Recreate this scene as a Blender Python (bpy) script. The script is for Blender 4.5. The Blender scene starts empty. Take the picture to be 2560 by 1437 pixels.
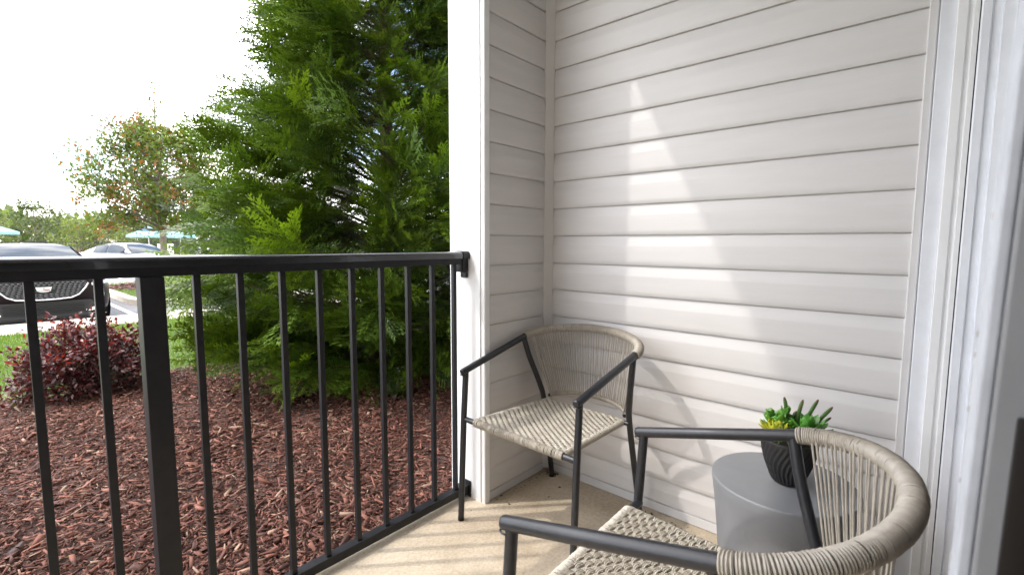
import bpy, bmesh, math, random
import numpy as np
from mathutils import Vector, Matrix
R = math.radians
random.seed(7); rng = np.random.default_rng(11)
scene = bpy.context.scene
COL = scene.collection

# ------------------------------------------------------------------ camera
cam_d = bpy.data.cameras.new('camera'); cam = bpy.data.objects.new('camera', cam_d); COL.objects.link(cam)
scene.camera = cam
cam_d.sensor_fit = 'HORIZONTAL'; cam_d.sensor_width = 36.0; cam_d.lens = 16.628
cam_d.clip_start = 0.02; cam_d.clip_end = 3000
CAM = Vector((-1.8379, -1.3758, 1.12))
pitch, roll, yaw = R(5.267), R(0.1887), R(48.879)
F = Vector((math.sin(yaw)*math.cos(pitch), math.cos(yaw)*math.cos(pitch), -math.sin(pitch)))
RT = Vector((math.cos(yaw), -math.sin(yaw), 0)); UP = RT.cross(F)
R2 = math.cos(roll)*RT + math.sin(roll)*UP; U2 = -math.sin(roll)*RT + math.cos(roll)*UP
cam.matrix_world = Matrix(((R2.x, U2.x, -F.x, CAM.x), (R2.y, U2.y, -F.y, CAM.y), (R2.z, U2.z, -F.z, CAM.z), (0, 0, 0, 1)))
cam_d.dof.use_dof = True; cam_d.dof.focus_distance = 2.1; cam_d.dof.aperture_fstop = 6.3

# ------------------------------------------------------------------ sky and sun
SUN_TO = Vector((1.0, -0.93, -1.80)).normalized()          # direction the light travels
sun_el = math.asin(-SUN_TO.z); sun_az = math.atan2(-SUN_TO.x, -SUN_TO.y)   # azimuth from +Y toward +X
world = bpy.data.worlds.new('World'); scene.world = world; world.use_nodes = True
nt = world.node_tree; nt.nodes.clear()
out = nt.nodes.new('ShaderNodeOutputWorld'); bg = nt.nodes.new('ShaderNodeBackground')
sky = nt.nodes.new('ShaderNodeTexSky'); sky.sky_type = 'NISHITA'; sky.sun_disc = False
sky.sun_elevation = sun_el; sky.sun_rotation = sun_az; sky.air_density = 1.0; sky.dust_density = 1.4; sky.ozone_density = 1.2
tc = nt.nodes.new('ShaderNodeTexCoord'); mp = nt.nodes.new('ShaderNodeMapping'); mp.inputs['Scale'].default_value = (1.6, 1.6, 3.4)
cn = nt.nodes.new('ShaderNodeTexNoise'); cn.inputs['Scale'].default_value = 1.5; cn.inputs['Detail'].default_value = 7; cn.inputs['Roughness'].default_value = .55
cr = nt.nodes.new('ShaderNodeValToRGB'); cr.color_ramp.elements[0].position = .42; cr.color_ramp.elements[1].position = .60
mx = nt.nodes.new('ShaderNodeMixRGB'); mx.inputs['Color2'].default_value = (13.9, 13.3, 12.9, 1)
nt.links.new(tc.outputs['Generated'], mp.inputs['Vector']); nt.links.new(mp.outputs['Vector'], cn.inputs['Vector'])
nt.links.new(cn.outputs['Fac'], cr.inputs['Fac']); nt.links.new(cr.outputs['Color'], mx.inputs['Fac'])
nt.links.new(sky.outputs['Color'], mx.inputs['Color1']); nt.links.new(mx.outputs['Color'], bg.inputs['Color'])
bg.inputs['Strength'].default_value = 0.15
nt.links.new(bg.outputs['Background'], out.inputs['Surface'])
sd = bpy.data.lights.new('sun', 'SUN'); sd.energy = 0.52; sd.angle = R(1.2); sd.color = (1.0, .95, .87)
so = bpy.data.objects.new('sun', sd); COL.objects.link(so); so.rotation_euler = SUN_TO.to_track_quat('-Z', 'Y').to_euler(); so.location = (-20, 20, 30)
vs = scene.view_settings; vs.view_transform = 'Standard'; vs.look = 'None'; vs.gamma = 1; vs.exposure = 2.0; vs.use_curve_mapping = False
scene.render.engine = 'CYCLES'
try: scene.cycles.max_bounces = 8; scene.cycles.transparent_max_bounces = 8
except Exception: pass

# ------------------------------------------------------------------ helpers
def tag(o, label=None, cat=None, group=None, kind=None):
    if label: o['label'] = label
    if cat: o['category'] = cat
    if group: o['group'] = group
    if kind: o['kind'] = kind
    return o
def thing(name, label, cat, loc=(0, 0, 0), rz=0, group=None):
    o = bpy.data.objects.new(name, None); COL.objects.link(o); o.empty_display_size = .1
    o.location = loc; o.rotation_euler = (0, 0, rz); return tag(o, label, cat, group)
def link(name, me, parent=None):
    o = bpy.data.objects.new(name, me); COL.objects.link(o); o.parent = parent; return o
def np_mesh(name, V, T, mat, cols=None, smooth=False):
    """V (n,3); T (m,k) polygons all with k corners"""
    V = np.asarray(V, np.float32); T = np.asarray(T, np.int32); k = T.shape[1]
    me = bpy.data.meshes.new(name); me.vertices.add(len(V)); me.vertices.foreach_set('co', V.ravel())
    me.loops.add(T.size); me.loops.foreach_set('vertex_index', T.ravel())
    me.polygons.add(len(T)); me.polygons.foreach_set('loop_start', np.arange(0, T.size, k, dtype=np.int32))
    if smooth: me.polygons.foreach_set('use_smooth', np.ones(len(T), bool))
    if cols is not None:
        a = me.color_attributes.new('tint', 'FLOAT_COLOR', 'POINT'); c = np.ones((len(V), 4), np.float32); c[:, :3] = cols; a.data.foreach_set('color', c.ravel())
    me.update(calc_edges=True); me.materials.append(mat); return me
class MB:
    def __init__(s): s.v = []; s.f = []
    def add(s, V, Fc):
        b = len(s.v); s.v += [tuple(p) for p in V]; s.f += [tuple(i+b for i in f) for f in Fc]; return s
    def box(s, x0, x1, y0, y1, z0, z1, c=0.0):
        if c <= 0:
            V = [(x, y, z) for z in (z0, z1) for y in (y0, y1) for x in (x0, x1)]
            return s.add(V, [(0, 2, 3, 1), (4, 5, 7, 6), (0, 1, 5, 4), (2, 6, 7, 3), (0, 4, 6, 2), (1, 3, 7, 5)])
        bm = bmesh.new(); bmesh.ops.create_cube(bm, size=1)
        for v in bm.verts: v.co = Vector(((x0+x1)/2+v.co.x*(x1-x0), (y0+y1)/2+v.co.y*(y1-y0), (z0+z1)/2+v.co.z*(z1-z0)))
        bmesh.ops.bevel(bm, geom=bm.edges[:], offset=c, segments=2, affect='EDGES', profile=.6)
        bm.verts.index_update(); s.add([v.co for v in bm.verts], [[v.index for v in f.verts] for f in bm.faces]); bm.free(); return s
    def tube(s, pts, rad, n=10, caps=True):
        pts = [Vector(p) for p in pts]; m = len(pts)
        rad = [rad]*m if not hasattr(rad, '__len__') else rad
        b = len(s.v); t0 = (pts[1]-pts[0]).normalized(); a = t0.orthogonal().normalized()
        for i, p in enumerate(pts):
            t = (pts[min(i+1, m-1)]-pts[max(i-1, 0)]).normalized()
            a = (a-t*a.dot(t)).normalized(); c = t.cross(a)
            for j in range(n):
                w = 2*math.pi*j/n; s.v.append(tuple(p+(a*math.cos(w)+c*math.sin(w))*rad[i]))
        for i in range(m-1):
            for j in range(n):
                s.f.append((b+i*n+j, b+i*n+(j+1) % n, b+(i+1)*n+(j+1) % n, b+(i+1)*n+j))
        if caps: s.f.append(tuple(b+j for j in range(n-1, -1, -1))); s.f.append(tuple(b+(m-1)*n+j for j in range(n)))
        return s
    def lathe(s, prof, n=32, c=(0, 0, 0), fn=None):
        b = len(s.v)
        for (r, z) in prof:
            for j in range(n):
                w = 2*math.pi*j/n; rr = r if fn is None else fn(r, z, w); s.v.append((c[0]+rr*math.cos(w), c[1]+rr*math.sin(w), c[2]+z))
        for i in range(len(prof)-1):
            for j in range(n): s.f.append((b+i*n+j, b+i*n+(j+1) % n, b+(i+1)*n+(j+1) % n, b+(i+1)*n+j))
        return s
    def ring(s, c, t, r, rr, n=12, k=5):
        """torus of radius r, cord radius rr round axis t"""
        c = Vector(c); t = Vector(t).normalized(); a = t.orthogonal().normalized(); d = t.cross(a); b = len(s.v)
        for i in range(n):
            w = 2*math.pi*i/n; o = a*math.cos(w)+d*math.sin(w)
            for j in range(k):
                q = 2*math.pi*j/k; s.v.append(tuple(c+o*(r+rr*math.cos(q))+t*rr*math.sin(q)))
        for i in range(n):
            for j in range(k): s.f.append((b+i*k+j, b+((i+1) % n)*k+j, b+((i+1) % n)*k+(j+1) % k, b+i*k+(j+1) % k))
        return s
    def prism(s, prof, y0, y1, axis='y'):
        """closed polygon prof [(a,b)] extruded; axis y: (a,y,b); axis x: (x,a,b); axis z: (a,b,z)"""
        n = len(prof); V = []
        for q in (y0, y1):
            for a, b in prof: V.append({'y': (a, q, b), 'x': (q, a, b), 'z': (a, b, q)}[axis])
        Fc = [tuple(range(n-1, -1, -1)), tuple(range(n, 2*n))]+[(i, (i+1) % n, n+(i+1) % n, n+i) for i in range(n)]
        return s.add(V, Fc)
    def mesh(s, name, mat, smooth=False, fix=True):
        me = bpy.data.meshes.new(name); me.from_pydata(s.v, [], s.f)
        if fix:
            bm = bmesh.new(); bm.from_mesh(me); bmesh.ops.recalc_face_normals(bm, faces=bm.faces[:]); bm.to_mesh(me); bm.free()
        if smooth:
            me.polygons.foreach_set('use_smooth', np.ones(len(me.polygons), bool))
            try: me.set_sharp_from_angle(angle=R(50))
            except Exception: pass
        me.materials.append(mat); return me
    def obj(s, name, mat, parent=None, smooth=False, fix=True): return link(name, s.mesh(name, mat, smooth, fix), parent)

# ------------------------------------------------------------------ materials
def mat(name, col, rough=.5, var=.0, vscale=8, bump=0, bscale=60, metal=0, spec=.5, coat=0, stretch=None, col2=None, sharp=(.35, .65), detail=6):
    m = bpy.data.materials.new(name); m.use_nodes = True; t = m.node_tree; p = t.nodes['Principled BSDF']
    p.inputs['Base Color'].default_value = (*col, 1); p.inputs['Roughness'].default_value = rough; p.inputs['Metallic'].default_value = metal
    p.inputs['Specular IOR Level'].default_value = spec; p.inputs['Coat Weight'].default_value = coat
    c = t.nodes.new('ShaderNodeTexCoord'); mpn = t.nodes.new('ShaderNodeMapping'); t.links.new(c.outputs['Object'], mpn.inputs['Vector'])
    if stretch: mpn.inputs['Scale'].default_value = stretch
    if var or col2:
        n = t.nodes.new('ShaderNodeTexNoise'); n.inputs['Scale'].default_value = vscale; n.inputs['Detail'].default_value = detail; n.inputs['Roughness'].default_value = .6
        t.links.new(mpn.outputs['Vector'], n.inputs['Vector'])
        r = t.nodes.new('ShaderNodeValToRGB'); r.color_ramp.elements[0].position = sharp[0]; r.color_ramp.elements[1].position = sharp[1]
        lo = col2 if col2 else tuple(x*(1-var) for x in col); hi = col if col2 else tuple(min(1, x*(1+var)) for x in col)
        r.color_ramp.elements[0].color = (*lo, 1); r.color_ramp.elements[1].color = (*hi, 1)
        t.links.new(n.outputs['Fac'], r.inputs['Fac']); t.links.new(r.outputs['Color'], p.inputs['Base Color'])
    if bump:
        n2 = t.nodes.new('ShaderNodeTexNoise'); n2.inputs['Scale'].default_value = bscale; n2.inputs['Detail'].default_value = 5
        t.links.new(mpn.outputs['Vector'], n2.inputs['Vector']); b = t.nodes.new('ShaderNodeBump'); b.inputs['Strength'].default_value = bump; b.inputs['Distance'].default_value = .01
        t.links.new(n2.outputs['Fac'], b.inputs['Height']); t.links.new(b.outputs['Normal'], p.inputs['Normal'])
    return m
def leafmat(name, rough=.5, trans=.35, tcol=(1.3, 1.5, .5), spec=.4):
    m = bpy.data.materials.new(name); m.use_nodes = True; t = m.node_tree; p = t.nodes['Principled BSDF']; o = t.nodes['Material Output']
    a = t.nodes.new('ShaderNodeVertexColor'); a.layer_name = 'tint'
    p.inputs['Roughness'].default_value = rough; p.inputs['Specular IOR Level'].default_value = spec
    t.links.new(a.outputs['Color'], p.inputs['Base Color'])
    if trans > 0:
        tr = t.nodes.new('ShaderNodeBsdfTranslucent'); mm = t.nodes.new('ShaderNodeMixRGB'); mm.blend_type = 'MULTIPLY'; mm.inputs['Fac'].default_value = 1; mm.inputs['Color2'].default_value = (*tcol, 1)
        t.links.new(a.outputs['Color'], mm.inputs['Color1']); t.links.new(mm.outputs['Color'], tr.inputs['Color'])
        ms = t.nodes.new('ShaderNodeMixShader'); ms.inputs['Fac'].default_value = trans
        t.links.new(p.outputs['BSDF'], ms.inputs[1]); t.links.new(tr.outputs['BSDF'], ms.inputs[2]); t.links.new(ms.outputs['Shader'], o.inputs['Surface'])
    return m
M = {}
M['siding'] = mat('vinyl_siding', (.62, .603, .593), .42, .022, 3, .02, 26, spec=.5, stretch=(9, 1.0, 9))
M['siding_y'] = mat('vinyl_siding_return', (.62, .603, .593), .42, .022, 3, .02, 26, spec=.5, stretch=(1.0, 9, 9))
M['vinyl_trim'] = mat('vinyl_trim', (.61, .598, .592), .4, .03, 5)
M['white_trim'] = mat('white_painted_trim', (.80, .805, .81), .35, .03, 6, .03, 40)
M['door_white'] = mat('door_white', (.74, .76, .80), .4, .04, 9, .05, 50)
M['edge'] = mat('worn_white_edge', (.46, .48, .52), .5, .08, 30)
M['chip'] = mat('bare_chipped_wood', (.42, .39, .35), .8, .3, 60)
M['gap'] = mat('dark_gap', (.03, .028, .026), .8)
M['door_face'] = mat('door_grey', (.235, .24, .25), .5, .06, 10)
M['handle'] = mat('dark_bronze', (.018, .015, .014), .38, metal=.6)
M['iron'] = mat('black_powder_coat', (.012, .0125, .0155), .42, .2, 30, .02, 180, spec=.3)
M['iron_top'] = mat('black_gloss_rail', (.014, .0145, .018), .16, .2, 30, .0, 180, coat=.8)
M['frame'] = mat('charcoal_powder_coat', (.017, .0185, .023), .36, .15, 40, .05, 300)
M['cord'] = mat('taupe_resin_cord', (.36, .325, .272), .45, .14, 45, .1, 400)
M['seat'] = mat('beige_resin_cord', (.42, .385, .325), .48, .12, 45, .1, 400)
M['table'] = mat('grey_glazed_fiberstone', (.185, .193, .207), .45, .07, 5, .05, 120)
M['pot'] = mat('matte_black_ceramic', (.017, .017, .018), .5, .1, 30)
M['soil'] = mat('potting_soil', (.04, .03, .02), .9, .3, 80, .4, 120)
def concrete():
    m = mat('patio_concrete', (.63, .55, .43), .72, .0, 2.6, .3, 260, col2=(.42, .34, .24), sharp=(.30, .60), detail=9); t = m.node_tree; p = t.nodes['Principled BSDF']
    base = p.inputs['Base Color'].links[0].from_socket
    c = t.nodes.new('ShaderNodeTexCoord'); n = t.nodes.new('ShaderNodeTexNoise'); n.inputs['Scale'].default_value = 75; n.inputs['Detail'].default_value = 9; n.inputs['Roughness'].default_value = .85
    t.links.new(c.outputs['Object'], n.inputs['Vector']); r = t.nodes.new('ShaderNodeValToRGB'); r.color_ramp.elements[0].position = .36; r.color_ramp.elements[0].color = (.62, .58, .54, 1); r.color_ramp.elements[1].position = .6; r.color_ramp.elements[1].color = (1.08, 1.07, 1.05, 1)
    t.links.new(n.outputs['Fac'], r.inputs['Fac']); mm = t.nodes.new('ShaderNodeMixRGB'); mm.blend_type = 'MULTIPLY'; mm.inputs['Fac'].default_value = .8
    t.links.new(base, mm.inputs['Color1']); t.links.new(r.outputs['Color'], mm.inputs['Color2']); t.links.new(mm.outputs['Color'], p.inputs['Base Color'])
    return m
M['concrete'] = concrete()
M['walk'] = mat('sidewalk_concrete', (.50, .45, .38), .8, .12, 4, .2, 90)
M['asphalt'] = mat('asphalt', (.15, .15, .155), .85, .15, 1.2, .4, 120)
M['soilbed'] = mat('mulch_base', (.052, .026, .02), .95, .4, 60, .8, 90)
M['lawn'] = mat('lawn_soil', (.075, .11, .03), .9, .35, 14, .5, 60)
M['far'] = mat('far_ground', (.09, .11, .05), .9, .3, .5)
M['plaster'] = mat('patio_ceiling_panel', (.82, .82, .81), .7, .02, 4)
M['interior'] = mat('interior_paint', (.78, .77, .75), .8, .02, 3)
M['carpet'] = mat('interior_floor', (.42, .37, .31), .8, .1, 20)
M['bark'] = mat('conifer_bark', (.11, .072, .05), .9, .35, 9, .8, 40, stretch=(3, 3, .6))
M['bark2'] = mat('grey_bark', (.17, .14, .115), .9, .3, 9, .6, 40, stretch=(2, 2, .6))
M['mulch'] = leafmat('bark_mulch_chips', .75, 0, spec=.35)
M['conifer'] = leafmat('arborvitae_foliage', .42, .20, (1.5, 1.5, .4), .4)
M['leaf'] = leafmat('green_leaves', .42, .38, (1.5, 1.5, .5), .5)
M['redleaf'] = leafmat('burgundy_leaves', .36, .22, (1.9, .7, .6), .5)
M['grass'] = leafmat('grass_blades', .5, .35, (1.4, 1.5, .4), .4)

# ------------------------------------------------------------------ large structure: ground, lot, building
def gz(x, y):                                               # garden surface height
    return np.interp(y, [0.1, 3.5, 4.4, 8.45], [-.075, -.10, -.125, -.205])
def grid(name, x0, x1, y0, y1, nx, ny, zf, m, amp=0.0):
    xs = np.linspace(x0, x1, nx); ys = np.linspace(y0, y1, ny); X, Y = np.meshgrid(xs, ys)
    Z = zf(X, Y)+amp*(np.sin(X*3.1+Y*1.7)*.5+np.sin(X*7.3-Y*5.1)*.3+rng.normal(0, .25, X.shape))
    V = np.stack([X, Y, Z], -1).reshape(-1, 3); i = np.arange((ny-1)*nx).reshape(ny-1, nx)[:, :-1].ravel()
    return np_mesh(name, V, np.stack([i, i+1, i+nx+1, i+nx], 1), m, smooth=True)
b = MB(); b.add([(-900, -300, -.42), (900, -300, -.42), (900, 1500, -.42), (-900, 1500, -.42)], [(0, 1, 2, 3)])
tag(b.obj('ground', M['far']), kind='structure')
b = MB(); b.box(-70, 70, 9.62, 31.5, -.41, -.33); tag(b.obj('parking_lot', M['asphalt']), kind='structure')
tag(link('lawn', grid('lawn', -16, 16, 3.9, 8.46, 130, 40, lambda x, y: gz(x, y)-.012, M['lawn'], .006)), kind='structure')
tag(link('mulch_bed', grid('mulch_bed', -4.2, 7, .19, 4.75, 110, 50, lambda x, y: gz(x, y)-.004-.05*np.clip((y-4.0-.25*np.sin(x*1.3))/.35, 0, 1), M['soilbed'], .008)), kind='structure')
walk = tag(bpy.data.objects.new('sidewalk', None), kind='structure'); COL.objects.link(walk)
for k in range(-9, 10):                                     # slabs with open joints, then the kerb
    MB().box(k*1.5+.406, k*1.5+1.9, 8.45, 9.44, -.30, -.2, .008).obj('slab', M['walk'], walk)
for k in range(-5, 6):
    MB().box(k*3+.41, k*3+3.4, 9.446, 9.62, -.42, -.195, .02).obj('kerb', M['walk'], walk)
# building shell (outside the frame except where the patio opens)
b = MB(); b.box(-5.21, .10, -1.52, .165, -.25, 0.0, .004); tag(b.obj('patio_floor', M['concrete']), kind='structure')
b = MB(); b.box(-5.21, .02, -1.395, .03, 2.68, 2.86); tag(b.obj('patio_ceiling', M['plaster']), kind='structure')
bld = thing('apartment_building', 'beige vinyl sided apartment block around the recessed patio', 'building', (0, 0, 0))
MB().box(.03, 9, -6, .198, -.42, 6.0).obj('facade', M['siding_y'], bld)
MB().box(-9, -5.22, -6, .198, -.42, 6.0).obj('facade', M['siding_y'], bld)
MB().box(-5.22, .03, -6, .026, 2.87, 6.0).obj('upper_storey', M['siding_y'], bld)
MB().box(-5.22, .03, -6, -5.9, -.3, 2.87).obj('interior_wall', M['interior'], bld)
MB().box(-5.22, .03, -5.9, -1.53, -.2, -.01).obj('interior_floor', M['carpet'], bld)
MB().box(-5.22, -2.30, -1.52, -1.40, .0, 2.86).obj('house_wall', M['siding_y'], bld)
MB().box(-2.30, -.085, -1.52, -1.40, 2.12, 2.86).obj('house_wall', M['siding_y'], bld)

# ---- siding courses
P_ = .1272; Z0 = .0135
def lap(z, top=None):
    """Dutch lap profile, outward distance d from the backing plane"""
    p = P_; t = [(.001, z), (.0125, z), (.0142, z+.0022), (.0146, z+.02), (.0146, z+.62*p), (.0143, z+.65*p), (.0136, z+.68*p), (.0105, z+.80*p), (.0072, z+.93*p), (.0064, z+.968*p), (.0030, z+.976*p), (.0030, z+p+.004), (.001, z+p+.004)]
    if top is not None: t = [(d, min(zz, top)) for d, zz in t]
    return t
side = thing('patio_side_wall', 'long beige dutch lap vinyl siding wall behind both rope chairs', 'wall', (0, 0, 0))
ret = thing('patio_return_wall', 'short shaded siding wall with white end post beside the railing', 'wall', (0, 0, 0))
BX = .0146                                                  # faces stand on x = 0 and y = 0
for k in range(21):
    z = Z0+P_*k
    if z+P_ > 2.75: break
    zz = max(z, .04); e = random.uniform(-.0003, .0003)
    pr = lap(z) if k else [(d, max(q, .042)) for d, q in lap(z)]
    MB().prism([(BX-d+e, q) for d, q in pr], -1.342, -.018).obj('siding_plank', M['siding'], side, True)
    e = random.uniform(-.0003, .0003)
    MB().prism([(BX-d+e, q) for d, q in pr], -.416, -.018, 'x').obj('siding_plank', M['siding_y'], ret, True)
MB().box(BX-.001, .028, -1.362, 0.0, .0, 2.67).obj('backing', M['gap'], side)
MB().box(-.405, .0, BX-.001, .19, .0, 2.67).obj('backing', M['gap'], ret)
# starter strip at the foot of each wall, slightly open joint over it
MB().prism([(-.004, .003), (.012, .003), (.012, .038), (.003, .0385), (-.002, .036)], -1.342, -.03).obj('bottom_channel', M['vinyl_trim'], side)
MB().prism([(-.004, .003), (.012, .003), (.012, .038), (.003, .0385), (-.002, .036)], -.412, -.03, 'x').obj('bottom_channel', M['vinyl_trim'], ret)
# inside corner post
MB().prism([(-.030, .012), (-.030, -.0025), (-.026, -.006), (-.006, -.026), (-.0025, -.030), (.012, -.030), (.012, .012)], .012, 2.675, 'z').obj('corner_post', M['vinyl_trim'], side)
# J channel at the door end of the long wall
MB().prism([(.013, -1.340), (-.006, -1.340), (-.0085, -1.3425), (-.0085, -1.359), (-.0055, -1.362), (.013, -1.362)], .0, 2.675, 'z').obj('end_channel', M['vinyl_trim'], side)
# return wall end post: cream outside corner and white boards facing the garden
MB().prism([(-.412, .012), (-.412, -.0065), (-.4165, -.0085), (-.4405, -.0085), (-.4435, -.0055), (-.4435, .012)], .0, 2.675, 'z').obj('corner_trim', M['white_trim'], ret)
MB().prism([(-.4435, .0135), (-.4475, .0155), (-.4475, .0415), (-.4445, .0435), (-.40, .0435), (-.40, .0135)], .0, 2.675, 'z').obj('corner_trim', M['white_trim'], ret)
MB().prism([(-.4425, .045), (-.4425, .205), (-.439, .2085), (-.30, .2085), (-.30, .045)], -.2, 2.675, 'z').obj('end_board', M['white_trim'], ret)

# ---- door casing
dc = thing('door_casing', 'white moulded door casing at the end of the siding wall', 'door frame', (0, 0, 0))
def strip(prof, m, name, z0=.0, z1=2.12): return MB().prism(prof, z0, z1, 'z').obj(name, m, dc, False)
strip([(.02, -1.3635), (-.020, -1.3635), (-.022, -1.3655), (-.022, -1.398), (.02, -1.398)], M['door_white'], 'brick_mould')
strip([(.02, -1.3984), (-.030, -1.3984), (-.034, -1.401), (-.034, -1.420), (-.027, -1.424), (-.027, -1.430), (-.040, -1.433), (-.040, -1.443), (.02, -1.443)], M['white_trim'], 'brick_mould')
strip([(.02, -1.4435), (-.034, -1.4435), (-.034, -1.4455), (.02, -1.4455)], M['gap'], 'joint')
strip([(.02, -1.4458), (-.040, -1.4458), (-.042, -1.449), (-.042, -1.466), (-.036, -1.469), (-.036, -1.486), (-.055, -1.488), (-.055, -1.512), (.02, -1.512)], M['door_white'], 'jamb')
strip([(.02, -1.5125), (-.050, -1.5125), (-.050, -1.5150), (.02, -1.5150)], M['gap'], 'weather_strip')
strip([(.02, -1.5153), (-.085, -1.5153), (-.085, -1.62), (.02, -1.62)], M['white_trim'], 'jamb')
# ---- the open door leaf, close by on the right
dl = thing('open_door_leaf', 'grey door leaf with worn white edge and dark handle standing open', 'door', (-1.45, -1.4106, .012))
dl.rotation_euler = (R(1.1), 0, 0); dl.location.y += .0211+.0050
bm = MB(); bm.box(.0, .046, -.006, 0, 0, 2.05, .0015); edge = bm.obj('door_edge', M['edge'], dl)
bm = MB(); bm.box(-.002, .045, -.86, -.0065, 0.0, 2.05, .002); bm.obj('door_panel', M['door_face'], dl)
for k in range(22):
    z = random.choice([random.uniform(.75, 1.0), random.uniform(.3, 1.4)]); w = random.uniform(.0008, .002)
    MB().box(.0425, .0425+w, -.0035, .0005, z, z+random.uniform(.002, .006), .0003).obj('paint_chip', M['chip'], edge)
hd = MB(); hd.box(-.0060, -.002, -.055, -.0165, .66, 1.012, .0019).obj('escutcheon', M['handle'], dl, True)
hh = MB(); hh.tube([(-.007, -.032, .98), (-.024, -.032, .975), (-.031, -.032, .955), (-.031, -.032, .74), (-.024, -.032, .72), (-.007, -.032, .715)], .0065, 10); hh.obj('pull', M['handle'], dl, True)

# ------------------------------------------------------------------ railing
YR = .112
rail = thing('patio_railing', 'black metal railing with square balusters closing the patio', 'railing', (0, YR, 0))
capp = [(-.030, 1.058), (-.030, 1.074), (-.0285, 1.080), (-.024, 1.0845), (-.014, 1.0868), (0, 1.0875), (.014, 1.0868), (.024, 1.0845), (.0285, 1.080), (.030, 1.074), (.030, 1.058)]
MB().prism(capp, -5.2, -.475, 'x').obj('top_rail', M['iron_top'], rail, True)
MB().prism([(-.019, 1.034), (.019, 1.034), (.019, 1.0575), (-.019, 1.0575)], -5.2, -.47, 'x').obj('rail_channel', M['iron'], rail)
MB().box(-5.2, -.47, -.019, .019, .018, .050, .003).obj('bottom_rail', M['iron'], rail)
bal = MB().box(-.0085, .0085, -.0085, .0085, .0505, 1.0335, .0012).mesh('baluster', M['iron'])
for x in (-.506, -.6235, -.741, -.8585, -.976, -1.0935, -1.211, -1.3285, -1.4375, -1.640, -1.757, -1.8745, -1.992, -2.1095, -2.227, -2.3445, -2.462, -2.5795):
    o = link('baluster', bal, rail); o.location = (x+random.uniform(-.001, .001), 0, 0); o.rotation_euler[2] = random.uniform(-.01, .01)
MB().box(-1.539-.0255, -1.539+.0255, -.0255, .0255, .0, 1.0338, .002).obj('post', M['iron'], rail)
# end brackets on the white post
bk = MB(); bk.prism([(y*1.12, 1.062+(z-1.062)*1.1) for y, z in capp], -.478, -.4435, 'x'); bk.box(-.476, -.4435, -.024, .024, 1.000, 1.0605, .004)
bk.obj('top_bracket', M['iron'], rail, True)
MB().box(-.4495, -.443, -.021, .021, .975, .9995, .003).obj('bracket_plate', M['iron'], rail)
for y in (-.011, .011): MB().lathe([(0, 0), (.004, 0), (.004, .003), (0, .0035)], 10).obj('screw', M['iron'], rail).matrix_local = Matrix.Translation((-.4495, y, .987)) @ Matrix.Rotation(R(-90), 4, 'Y')
bb = MB(); bb.box(-.500, -.4435, -.024, .024, .012, .056, .003); bb.box(-.449, -.443, -.034, .034, .002, .075, .003); bb.obj('bottom_bracket', M['iron'], rail)

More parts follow.
